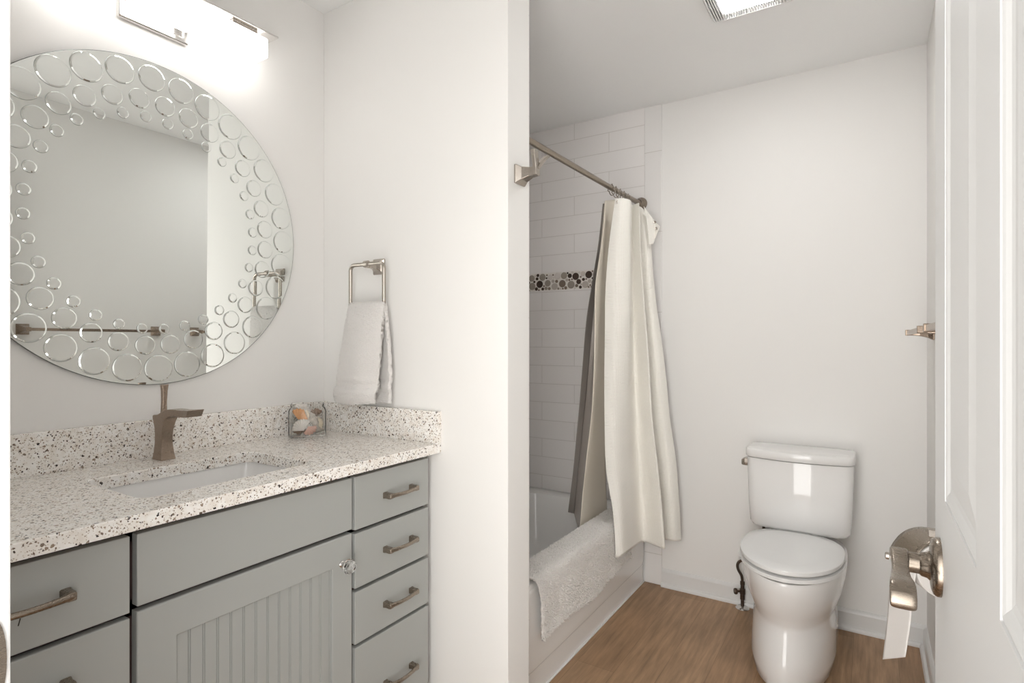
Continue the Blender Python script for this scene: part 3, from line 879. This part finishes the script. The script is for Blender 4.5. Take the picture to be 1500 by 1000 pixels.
# ================================================================== BATHTUB
ty0, ty1, tx0 = YP + .009, YB - .009, XM + .0085
TZ = 0.40
tub = thing('bathtub', ((tx0 + XT) / 2, (ty0 + ty1) / 2, 0), 'white alcove bathtub with a panelled apron', 'bathtub')
tcx, tcy, thx, thy = (tx0 + XT) / 2, (ty0 + ty1) / 2, (XT - tx0) / 2, (ty1 - ty0) / 2
icx, icy, ihx, ihy = -1.352, tcy, 0.270, 0.555
bm = bmesh.new()
O3 = lambda z, i, r=.004: rrect(tcx, tcy, thx - i, thy - i, r, z, 7)
I3 = lambda z, i, r: rrect(icx, icy, ihx - i, ihy - i * 1.4, r, z, 7)
loft(bm, [O3(0, .014), O3(TZ - .05, .014), O3(TZ - .014, .002, .01), O3(TZ - .004, .006, .014), O3(TZ, .016, .02), I3(TZ, -.012, .12), I3(TZ - .004, -.003, .115), I3(TZ - .015, 0, .11), I3(TZ - .12, .012, .11),
          I3(.16, .03, .11), I3(.10, .06, .10), I3(.085, .10, .08)], closed_ends=True)
obj('tub_shell', bm, M['tub'], tub, smooth=True, bevel=0)
bm = bmesh.new()
ap = lambda i, x: rrect((1.640 + ty1 - .006) / 2 + 0, (0.092 + TZ - .02) / 2, (ty1 - .006 - 1.640) / 2 - i, (TZ - .02 - .092) / 2 - i, .035, x, 6, 'yz')
loft(bm, [ap(0, XT - .016), ap(0, XT - .004), ap(.004, XT), ap(.010, XT + .001)])
obj('apron_panel', bm, M['tub'], tub, smooth=True)
obj('toe_strip', boxm(XT - .016, XT - .006, ty0, ty1, 0.001, .0885), M['tub'], tub, bevel=.002)
bm = bmesh.new(); box(bm, XT - .006, XT + .002, ty0, YB - .009, 0, .006)
struct('trim_4', bm, M['trim'], bevel=.002)

# bath mat over the rim
my0, my1 = 1.684, 2.560
path = [(-1.092, 0.30), (-1.090, 0.37), (-1.082, .407), (-1.066, .4165), (-1.03, .4175), (-.992, .4155), (-.972, .405), (-.965, .375), (-.962, .32), (-.961, .25), (-.960, .196)]
cols = []
for i in range(20):
    t = i / 19; y = my0 + (my1 - my0) * t; c = []
    for k, (x, z) in enumerate(path):
        zz = z + (.012 * math.sin(t * 9) + .012 * t if k == len(path) - 1 else 0)
        c.append((x + (.0025 * math.sin(t * 21 + k)) * (k > 7), y + (.025 * (k - 5) / 5 if k > 5 and t < .001 else 0), zz))
    cols.append(c)
bm = bmesh.new()


def wobm(p, i, j):
    b = (hsh(i, j) - .5)
    line = -.004 if (p.z < .375 and (abs(p.z - .245) < .004 or abs(p.z - .215) < .003)) else 0
    ed = 0
    out = Vector((1, 0, 0)) if p.z < .40 else Vector((.3, 0, 1))
    return p + out * (b * .004 + line) + Vector((0, (hsh(j, i) - .5) * .004, 0))


sheet(bm, cols, 10, 12, wobm)
mt = obj('bath_mat', bm, M['shag'], smooth=True, solid=.008)
rnd = random.Random(5); bm = bmesh.new()
S2 = [spline(c, 4) for c in cols]
for _ in range(15000):                                  # the shaggy pile: short leaning tufts all over the outer face
    i = rnd.randrange(len(S2) - 1); j = rnd.randrange(len(S2[0]) - 1); a, b2 = rnd.random(), rnd.random()
    p = S2[i][j].lerp(S2[i + 1][j], a).lerp(S2[i][j + 1].lerp(S2[i + 1][j + 1], a), b2)
    tu = (S2[i + 1][j] - S2[i][j]).normalized(); tv = (S2[i][j + 1] - S2[i][j]).normalized(); nn = tv.cross(tu)
    if nn.dot(p - Vector((-1.02, p.y, .25))) < 0: nn = -nn
    if j < 10: continue
    k = 0.55 if (p.z < .375 and (abs(p.z - .250) < .008 or abs(p.z - .222) < .006)) else 1
    L = rnd.uniform(.006, .011) * k
    tip = p + nn * (L + .003) + tu * rnd.uniform(-.005, .005) + tv * rnd.uniform(-.002, .007)
    wv = rnd.uniform(.0018, .0032)
    base = [bm.verts.new(p + tu * wv * math.cos(q) + tv * wv * math.sin(q) + nn * .001) for q in (0, 2.1, 4.2)]
    mid = [bm.verts.new(v.co.lerp(tip, .6) + (v.co - p) * .55) for v in base]
    tp = bm.verts.new(tip)
    for q in range(3):
        bm.faces.new((base[q], base[(q + 1) % 3], mid[(q + 1) % 3], mid[q])); bm.faces.new((mid[q], mid[(q + 1) % 3], tp))
pile = obj('pile', bm, M['shag'], smooth=True); pile.parent = mt; pile['kind'] = 'stuff'
tag(mt, 'fluffy cream bath mat draped over the bathtub rim', 'bath mat')

# ================================================================== SHOWER ROD, RINGS, LINER, CURTAIN
RXX, RZZ = -1.002, 1.9365
rod = thing('shower_rod', (RXX, tcy, RZZ), 'brushed bronze shower curtain rod across the tub alcove', 'rod')
bm = bmesh.new(); tube(bm, [(RXX, YP + .010, RZZ - .004), (RXX, 2.0, RZZ - .001), (RXX, 2.4, RZZ + .001), (RXX, YB - .010, RZZ + .010)], .0118, 20)
obj('rod_tube', bm, M['pull'], rod, smooth=True)
for y, d, dz in ((YP + .0085, 1, -.004), (YB - .009, -1, .010)):
    bm = bmesh.new(); disc_lathe(bm, (RXX, y, RZZ + dz), (0, d, 0), [(.033, 0), (.033, .006), (.028, .014), (.019, .022), (.0165, .036)], 28)
    obj('wall_flange', bm, M['pull'], rod, smooth=True)

CURTAIN = [
    [(-0.975,2.400,1.881),(-1.001,2.392,1.680),(-1.015,2.384,1.477),(-1.015,2.376,1.274),(-1.014,2.368,1.071),(-1.009,2.359,0.871),(-0.999,2.351,0.672),(-0.962,2.343,0.478),(-0.945,2.335,0.286)],
    [(-0.942,2.405,1.880),(-0.955,2.399,1.681),(-0.962,2.394,1.480),(-0.963,2.388,1.280),(-0.965,2.382,1.080),(-0.962,2.377,0.881),(-0.956,2.371,0.684),(-0.932,2.366,0.489),(-0.920,2.360,0.297)],
    [(-0.923,2.450,1.878),(-0.927,2.452,1.681),(-0.929,2.455,1.483),(-0.932,2.458,1.285),(-0.940,2.460,1.086),(-0.943,2.462,0.886),(-0.942,2.465,0.687),(-0.930,2.468,0.488),(-0.921,2.470,0.290)],
    [(-0.932,2.500,1.887),(-0.933,2.506,1.687),(-0.933,2.512,1.487),(-0.933,2.519,1.285),(-0.929,2.525,1.083),(-0.923,2.531,0.881),(-0.914,2.538,0.678),(-0.902,2.544,0.476),(-0.891,2.550,0.275)],
    [(-0.910,2.530,1.881),(-0.904,2.535,1.680),(-0.893,2.540,1.478),(-0.878,2.545,1.277),(-0.866,2.550,1.076),(-0.856,2.555,0.876),(-0.834,2.560,0.676),(-0.815,2.565,0.478),(-0.801,2.570,0.280)],
    [(-0.973,2.620,1.901),(-0.966,2.625,1.696),(-0.956,2.630,1.491),(-0.940,2.635,1.286),(-0.928,2.640,1.081),(-0.919,2.645,0.877),(-0.896,2.650,0.674),(-0.876,2.655,0.472),(-0.860,2.660,0.270)],
    [(-0.950,2.670,1.895),(-0.920,2.672,1.688),(-0.911,2.675,1.485),(-0.890,2.678,1.281),(-0.870,2.680,1.079),(-0.854,2.682,0.878),(-0.828,2.685,0.679),(-0.811,2.688,0.481),(-0.798,2.690,0.282)],
    [(-0.924,2.720,1.844),(-0.912,2.721,1.645),(-0.894,2.722,1.446),(-0.866,2.724,1.248),(-0.842,2.725,1.051),(-0.824,2.726,0.856),(-0.796,2.728,0.664),(-0.781,2.729,0.471),(-0.771,2.730,0.279)],
]
for k, (ddx, ddy) in ((3, (-.028, .073)), (5, (-.020, .050))):     # deep valleys between the folds
    CURTAIN[k] = [(x + ddx, y + ddy, z) for x, y, z in CURTAIN[k]]
bm = bmesh.new()
sheet(bm, CURTAIN, 10, 10)
cu = thing('shower_curtain', (-.93, 2.5, .28), 'ivory waffle-weave shower curtain bunched at the far end of the rod', 'curtain')
obj('curtain_cloth', bm, M['curtain'], cu, smooth=True, solid=.0016)
# corner that has slipped off its ring and folds over
flap = [[(-.925, 2.640, 1.888), (-.912, 2.650, 1.80), (-.905, 2.655, 1.70)],
        [(-.905, 2.690, 1.845), (-.890, 2.685, 1.79), (-.893, 2.680, 1.71)],
        [(-.858, 2.672, 1.790), (-.868, 2.675, 1.765), (-.895, 2.690, 1.715)]]
bm = bmesh.new(); sheet(bm, flap, 6, 6)
obj('slipped_corner', bm, M['curtain'], cu, smooth=True, solid=.002)
for p, nn in (((-.9645, 2.4005, 1.8645), (.55, -.8, 0)), ((-.886, 2.683, 1.815), (.6, -.7, .3)), ((-.876, 2.677, 1.783), (.6, -.7, .3))):
    bm = bmesh.new(); q = Vector(nn).normalized(); disc_lathe(bm, Vector(p), q, [(.0035, .001), (.007, .001), (.007, .003), (.0045, .0035), (.0035, .002)], 16)
    obj('grommet', bm, M['nickel'], cu, smooth=True)

LINER = [
    [(-1.050,2.434,1.876),(-1.071,2.434,1.699),(-1.092,2.411,1.518),(-1.114,2.394,1.339),(-1.135,2.403,1.160),(-1.156,2.414,0.977),(-1.178,2.421,0.792),(-1.199,2.424,0.606),(-1.220,2.414,0.422)],
    [(-1.045,2.438,1.876),(-1.064,2.445,1.699),(-1.084,2.444,1.519),(-1.103,2.440,1.338),(-1.122,2.444,1.156),(-1.142,2.447,0.971),(-1.161,2.444,0.786),(-1.181,2.442,0.600),(-1.200,2.440,0.412)],
    [(-1.050,2.498,1.889),(-1.062,2.487,1.696),(-1.075,2.466,1.502),(-1.088,2.446,1.310),(-1.100,2.434,1.119),(-1.112,2.418,0.929),(-1.125,2.399,0.741),(-1.138,2.381,0.553),(-1.150,2.381,0.362)],
    [(-1.050,2.458,1.884),(-1.056,2.424,1.683),(-1.062,2.377,1.485),(-1.069,2.383,1.293),(-1.075,2.386,1.100),(-1.085,2.386,0.906),(-1.096,2.360,0.716),(-1.104,2.336,0.529),(-1.110,2.314,0.343)],
    [(-1.030,2.419,1.883),(-1.038,2.396,1.686),(-1.046,2.348,1.488),(-1.054,2.359,1.298),(-1.062,2.366,1.106),(-1.075,2.370,0.912),(-1.087,2.349,0.721),(-1.099,2.329,0.533),(-1.106,2.311,0.345)],
    [(-1.030,2.485,1.900),(-1.038,2.453,1.703),(-1.045,2.413,1.508),(-1.052,2.421,1.319),(-1.060,2.429,1.128),(-1.072,2.440,0.936),(-1.083,2.444,0.742),(-1.098,2.455,0.546),(-1.104,2.478,0.345)],
    [(-1.020,2.534,1.912),(-1.029,2.487,1.712),(-1.038,2.465,1.519),(-1.046,2.474,1.328),(-1.055,2.489,1.136),(-1.068,2.510,0.941),(-1.080,2.535,0.742),(-1.098,2.584,0.534),(-1.104,2.620,0.340)],
]
li = thing('shower_liner', (-1.11, 2.42, .34), 'vinyl shower liner hanging inside the tub, coloured beige, grey and dark grey', 'curtain')
for nm, cc, mm, lb in (('liner_panel', LINER[3:], 'liner', 'beige vinyl panel'), ('grey_fold', LINER[1:4], 'liner_grey', 'grey fold of the liner'), ('dark_strip', LINER[0:2], 'liner_dark', 'dark grey strip of the liner')):  # leftmost columns coloured grey and dark grey, the rest beige
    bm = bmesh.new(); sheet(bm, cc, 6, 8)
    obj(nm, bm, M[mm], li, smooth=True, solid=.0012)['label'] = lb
for i, y in enumerate((2.415, 2.462, 2.515, 2.565, 2.62)):
    bm = bmesh.new()
    pts = [(RXX + .0150 * math.cos(a) + (.008 if math.sin(a) < 0 else 0), y + .004 * math.sin(a), RZZ - .010 + .0255 * math.sin(a)) for a in [2 * PI * k / 22 for k in range(22)]]
    tube(bm, pts, .0021, 8, closed=True)
    for s in (-1, 1):
        disc_lathe(bm, (RXX + s * .006, y, RZZ + .0165), (0, 0, 1), [(.002, -.003), (.0034, 0), (.002, .003)], 10)
    o = obj('curtain_ring', bm, M['nickel'], smooth=True)
    tag(o, ('nearest', 'second', 'middle', 'fourth', 'farthest')[i] + ' of the nickel curtain rings along the shower rod', 'curtain ring', 'rings holding the shower curtain')

# ================================================================== TOILET
TXC = -0.258
to = thing('toilet', (TXC, 2.42, 0), 'white two-piece toilet with a closed lid against the back wall', 'toilet')


def tank_ring(hw, yb, yf, bow, z, r=.03, n=10):
    """rounded rectangle whose front side bows out"""
    pts = []
    for p in rrect(TXC, (yb + yf) / 2, hw, (yb - yf) / 2, r, z, n):
        x, y, _ = p
        k = max(0, ((yb + yf) / 2 - y) / ((yb - yf) / 2))
        pts.append((x, y - bow * (1 - ((x - TXC) / hw) ** 2) * k, z))
    # denser front
    return pts


def dense(pts, maxd=.02):
    out = []
    for i, p in enumerate(pts):
        q = pts[(i + 1) % len(pts)]; d = math.dist(p, q); k = max(1, int(d / maxd))
        out += [tuple(p[c] + (q[c] - p[c]) * s / k for c in range(3)) for s in range(k)]
    return out


def tank2(hw, yb, yf, bow, z, r=.03):
    base = dense(rrect(TXC, (yb + yf) / 2, hw, (yb - yf) / 2, r, z, 8))
    return [(x, y - bow * (1 - ((x - TXC) / hw) ** 2) * max(0, min(1, (yb - y) / (yb - yf))), z) for x, y, z in base]


def same_count(rings_args, N=96):
    """resample every ring to N points by arc length so that they can be lofted"""
    out = []
    for ring in rings_args:
        P = [Vector(p) for p in ring]
        L = [0]
        for i in range(len(P)): L.append(L[-1] + (P[(i + 1) % len(P)] - P[i]).length)
        tot = L[-1]; res = []; j = 0
        for k in range(N):
            s = tot * k / N
            while L[j + 1] < s: j += 1
            t_ = (s - L[j]) / max(1e-9, L[j + 1] - L[j]); res.append(P[j].lerp(P[(j + 1) % len(P)], t_))
        out.append(res)
    return out


yb = YB - 0.014
bm = bmesh.new()
loft(bm, same_count([tank2(.165, yb, 2.670, .022, .432), tank2(.182, yb, 2.645, .030, .439), tank2(.191, yb, 2.637, .034, .455), tank2(.197, yb, 2.634, .036, .55), tank2(.202, yb, 2.630, .038, .728), tank2(.200, yb, 2.632, .038, .7335), tank2(.18, yb, 2.645, .034, .7335)]))
obj('tank', bm, M['china'], to, smooth=True)
bm = bmesh.new()
loft(bm, same_count([tank2(.192, yb + .002, 2.640, .036, .7355), tank2(.2040, yb + .002, 2.626, .040, .7375), tank2(.2065, yb + .002, 2.623, .041, .742), tank2(.2065, yb + .002, 2.623, .041, .766), tank2(.204, yb, 2.626, .041, .7715), tank2(.196, yb - .006, 2.634, .039, .7745), tank2(.150, yb - .03, 2.67, .028, .7765)]))
obj('tank_lid', bm, M['china'], to, smooth=True)
bm = bmesh.new()
bm = bmesh.new()
rings = [rrect(TXC - .2035, 2.680, .003 + i * 0, .012, .002, .700, 2) for i in (0,)]
lx = TXC - .2005
loft(bm, [rrect(2.672, .706, .020, .016, .004, lx, 3, 'yz'), rrect(2.672, .706, .020, .016, .004, lx - .012, 3, 'yz'), rrect(2.664, .707, .0275, .013, .004, lx - .017, 3, 'yz'), rrect(2.660, .707, .022, .011, .004, lx - .022, 3, 'yz')])
obj('flush_lever', bm, M['nickel'], to, smooth=True)


def oval(hw, yf, yr, z, sq=2.2, yflat=None, N=72):
    """elongated bowl outline: rounded front, squarer rear"""
    ym = yr - (yr - yf) * .44; pts = []
    for k in range(N):
        a = 2 * PI * k / N; c, s = math.cos(a), math.sin(a)
        e = 2 / (2.0 if s < 0 else sq)
        x = TXC + hw * math.copysign(abs(c) ** e, c)
        y = ym + (abs(s) ** e) * (yf - ym if s < 0 else yr - ym) * 1.0
        pts.append((x, y, z))
    return pts


bm = bmesh.new()   # bowl and pedestal in one piece
loft(bm, [oval(.130, 2.185, 2.76, 0.0, 5), oval(.142, 2.165, 2.765, .012, 5), oval(.149, 2.153, 2.77, .06, 5), oval(.1465, 2.165, 2.77, .12, 5), oval(.1445, 2.190, 2.77, .175, 5), oval(.1435, 2.206, 2.77, .208, 4.5),
          oval(.1465, 2.203, 2.775, .226, 4.2), oval(.159, 2.184, 2.78, .260, 3.8), oval(.173, 2.158, 2.785, .305, 3.4), oval(.181, 2.142, 2.79, .360, 3.2), oval(.1835, 2.138, 2.79, .392, 3.2), oval(.181, 2.141, 2.788, .400, 3.2), oval(.15, 2.17, 2.77, .4005, 3.0)])
obj('bowl', bm, M['china'], to, smooth=True)
bm = bmesh.new()
loft(bm, [oval(.160, 2.16, 2.60, .4035, 3), oval(.177, 2.142, 2.610, .4045, 3), oval(.1805, 2.136, 2.612, .408, 3), oval(.1800, 2.137, 2.612, .4195, 3), oval(.175, 2.143, 2.608, .4215, 3)])
obj('seat_ring', bm, M['seat'], to, smooth=True)
bm = bmesh.new()
loft(bm, [oval(.164, 2.154, 2.59, .4290, 2.9), oval(.1755, 2.141, 2.602, .4295, 2.9), oval(.1780, 2.138, 2.604, .433, 2.9), oval(.1770, 2.139, 2.603, .444, 2.9), oval(.171, 2.145, 2.598, .4485, 2.9), oval(.13, 2.19, 2.57, .4515, 2.8), oval(.06, 2.29, 2.50, .453, 2.5)])
obj('seat_lid', bm, M['seat'], to, smooth=True)
for s in (-1, 1):
    bm = bmesh.new(); box(bm, TXC + s * .07 - .018, TXC + s * .07 + .018, 2.596, 2.622, .4015, .440)
    obj('hinge', bm, M['seat'], to, bevel=.004)

# shut-off valve beside the toilet
vx, vy = -0.502, 2.778
va = thing('shutoff_valve', (vx, vy, 0), 'dark metal shut-off valve with hose rising from the floor beside the toilet', 'valve')
bm = bmesh.new(); disc_lathe(bm, (vx, vy, 0), (0, 0, 1), [(.030, 0), (.030, .002), (.022, .008), (.010, .011), (.008, .012)], 24)
obj('floor_flange', bm, M['chrome'], va, smooth=True)
bm = bmesh.new(); disc_lathe(bm, (vx, vy, 0), (0, 0, 1), [(.0075, .011), (.0075, .04), (.0105, .042), (.0105, .065), (.0125, .067), (.0125, .09), (.009, .092), (.009, .108), (.0105, .11), (.0105, .124), (.006, .126)], 16)
obj('valve_body', bm, M['darkmetal'], va)
bm = bmesh.new(); disc_lathe(bm, (vx - .010, vy - .006, .079), (-.85, -.5, 0), [(.005, 0), (.005, .012), (.013, .014), (.0145, .02), (.012, .026), (.006, .027)], 16)
obj('valve_handle', bm, M['darkmetal'], va, smooth=True)
bm = bmesh.new(); tube(bm, spline([(vx, vy, .120), (vx - .004, vy, .150), (vx - .018, vy - .004, .178), (vx - .020, vy - .004, .202), (vx - .006, vy - .002, .220), (vx + .035, vy, .235), (vx + .075, vy, .29), (vx + .090, vy - .004, .36), (vx + .092, vy - .008, .4335)], 6), .0065, 10)
obj('supply_hose', bm, M['darkmetal'], va, smooth=True)


# ================================================================== TOWEL BARS ON THE RIGHT WALL
def towel_bar(ya, yb_, z, label):
    t = thing('towel_bar', (XR, (ya + yb_) / 2, z), label, 'towel bar', 'towel bars on the right wall')
    for y in (ya, yb_):
        bm = bmesh.new()
        g = lambda h_, x, dz=0: rrect(y, z + dz, h_, h_, .002, x, 2, 'yz')
        loft(bm, [g(.0265, XR), g(.0265, XR - .005), g(.019, XR - .018), g(.0125, XR - .042), g(.0105, XR - .062), g(.0105, XR - .085)])
        obj('post', bm, M['bronze'], t, bevel=.001)
    bm = bmesh.new(); x = XR - .074
    loft(bm, [rrect(x, z, .0072, .0072, .002, ya + .0105, 2, 'xz'), rrect(x, z, .0072, .0072, .002, yb_ - .0105, 2, 'xz')])
    obj('bar', bm, M['bronze'], t)
    return t


towel_bar(1.060, 1.680, 1.268, 'brushed nickel towel bar reflected across the lower mirror, half hidden behind the open door')
towel_bar(1.905, 2.515, 1.268, 'brushed nickel towel bar nearer the toilet, jutting past the door edge')

# ================================================================== PAPER HOLDER AND ROLL
ry, rx, rz = 1.545, 0.117, 0.747
ang = math.radians(24)
ax = Vector((-math.sin(ang), math.cos(ang), 0)); pr = Vector((math.cos(ang), math.sin(ang), 0))
cR = Vector((rx, ry, rz))
ph = thing('toilet_paper_holder', (XR, ry, .82), 'nickel toilet paper holder on the right wall behind the door lever', 'paper holder')
bm = bmesh.new()
g = lambda h_, x: rrect(1.50, .826, h_, h_ , .002, x, 2, 'yz')
loft(bm, [g(.0265, XR), g(.0265, XR - .005), g(.016, XR - .016), g(.0095, XR - .04), g(.0085, XR - .088)])
obj('post', bm, M['nickel'], ph, bevel=.001)
bm = bmesh.new()
tube(bm, spline([(XR - .080, 1.50, .819), (XR - .079, 1.492, .79), tuple(cR - ax * .061 + Vector((0, 0, .012))), tuple(cR - ax * .055), tuple(cR + ax * .06)], 6), .0042, 10)
obj('paper_arm', bm, M['nickel'], ph, smooth=True)
bm = bmesh.new(); n = 48; r0, r1, hl = .0185, .058, .049
pt = lambda r, a, s: cR + ax * s + pr * (r * math.cos(a)) + Vector((0, 0, r * math.sin(a)))
rings = [[pt(r, 2 * PI * k / n, s) for k in range(n)] for r, s in ((r0, -hl), (r1 - .002, -hl), (r1, -hl + .002), (r1, hl - .002), (r1 - .002, hl), (r0, hl))]
hood = [[pt(r1 + .0065 + .004 * max(0, (a - 150) / 25), math.radians(a), s) for a in range(66, 166, 9)] for s in (-hl + .004, 0, hl - .004)]
bh = bmesh.new(); sheet(bh, hood, 3, 2)
obj('curved_cover', bh, M['pull'], ph, smooth=True, solid=.0022)
pr_ = thing('toilet_paper_roll', tuple(cR - Vector((0, 0, r1))), 'white toilet paper roll with a hanging sheet behind the door lever', 'toilet paper')
loft(bm, rings, cyc=True)
obj('roll', bm, M['paper'], pr_, smooth=False, bevel=0)
bm = bmesh.new()
cols = []
for s in (-hl + .001, -hl * .3, hl * .4, hl - .001):
    c = [pt(r1 + .0012, math.radians(a), s) for a in (120, 135, 150, 165, 178)]
    for d, out in ((.03, .003), (.075, .008), (.12, .012), (.165, .018), (.192, .022)):
        c.append(cR + ax * s - pr * (r1 + .0012 + out) - Vector((0, 0, (d - .006) * (1 + .16 * (s + hl) / hl))))
    cols.append(c)
sheet(bm, cols, 3, 4)
obj('hanging_sheet', bm, M['paper'], pr_, smooth=True, solid=.0012)
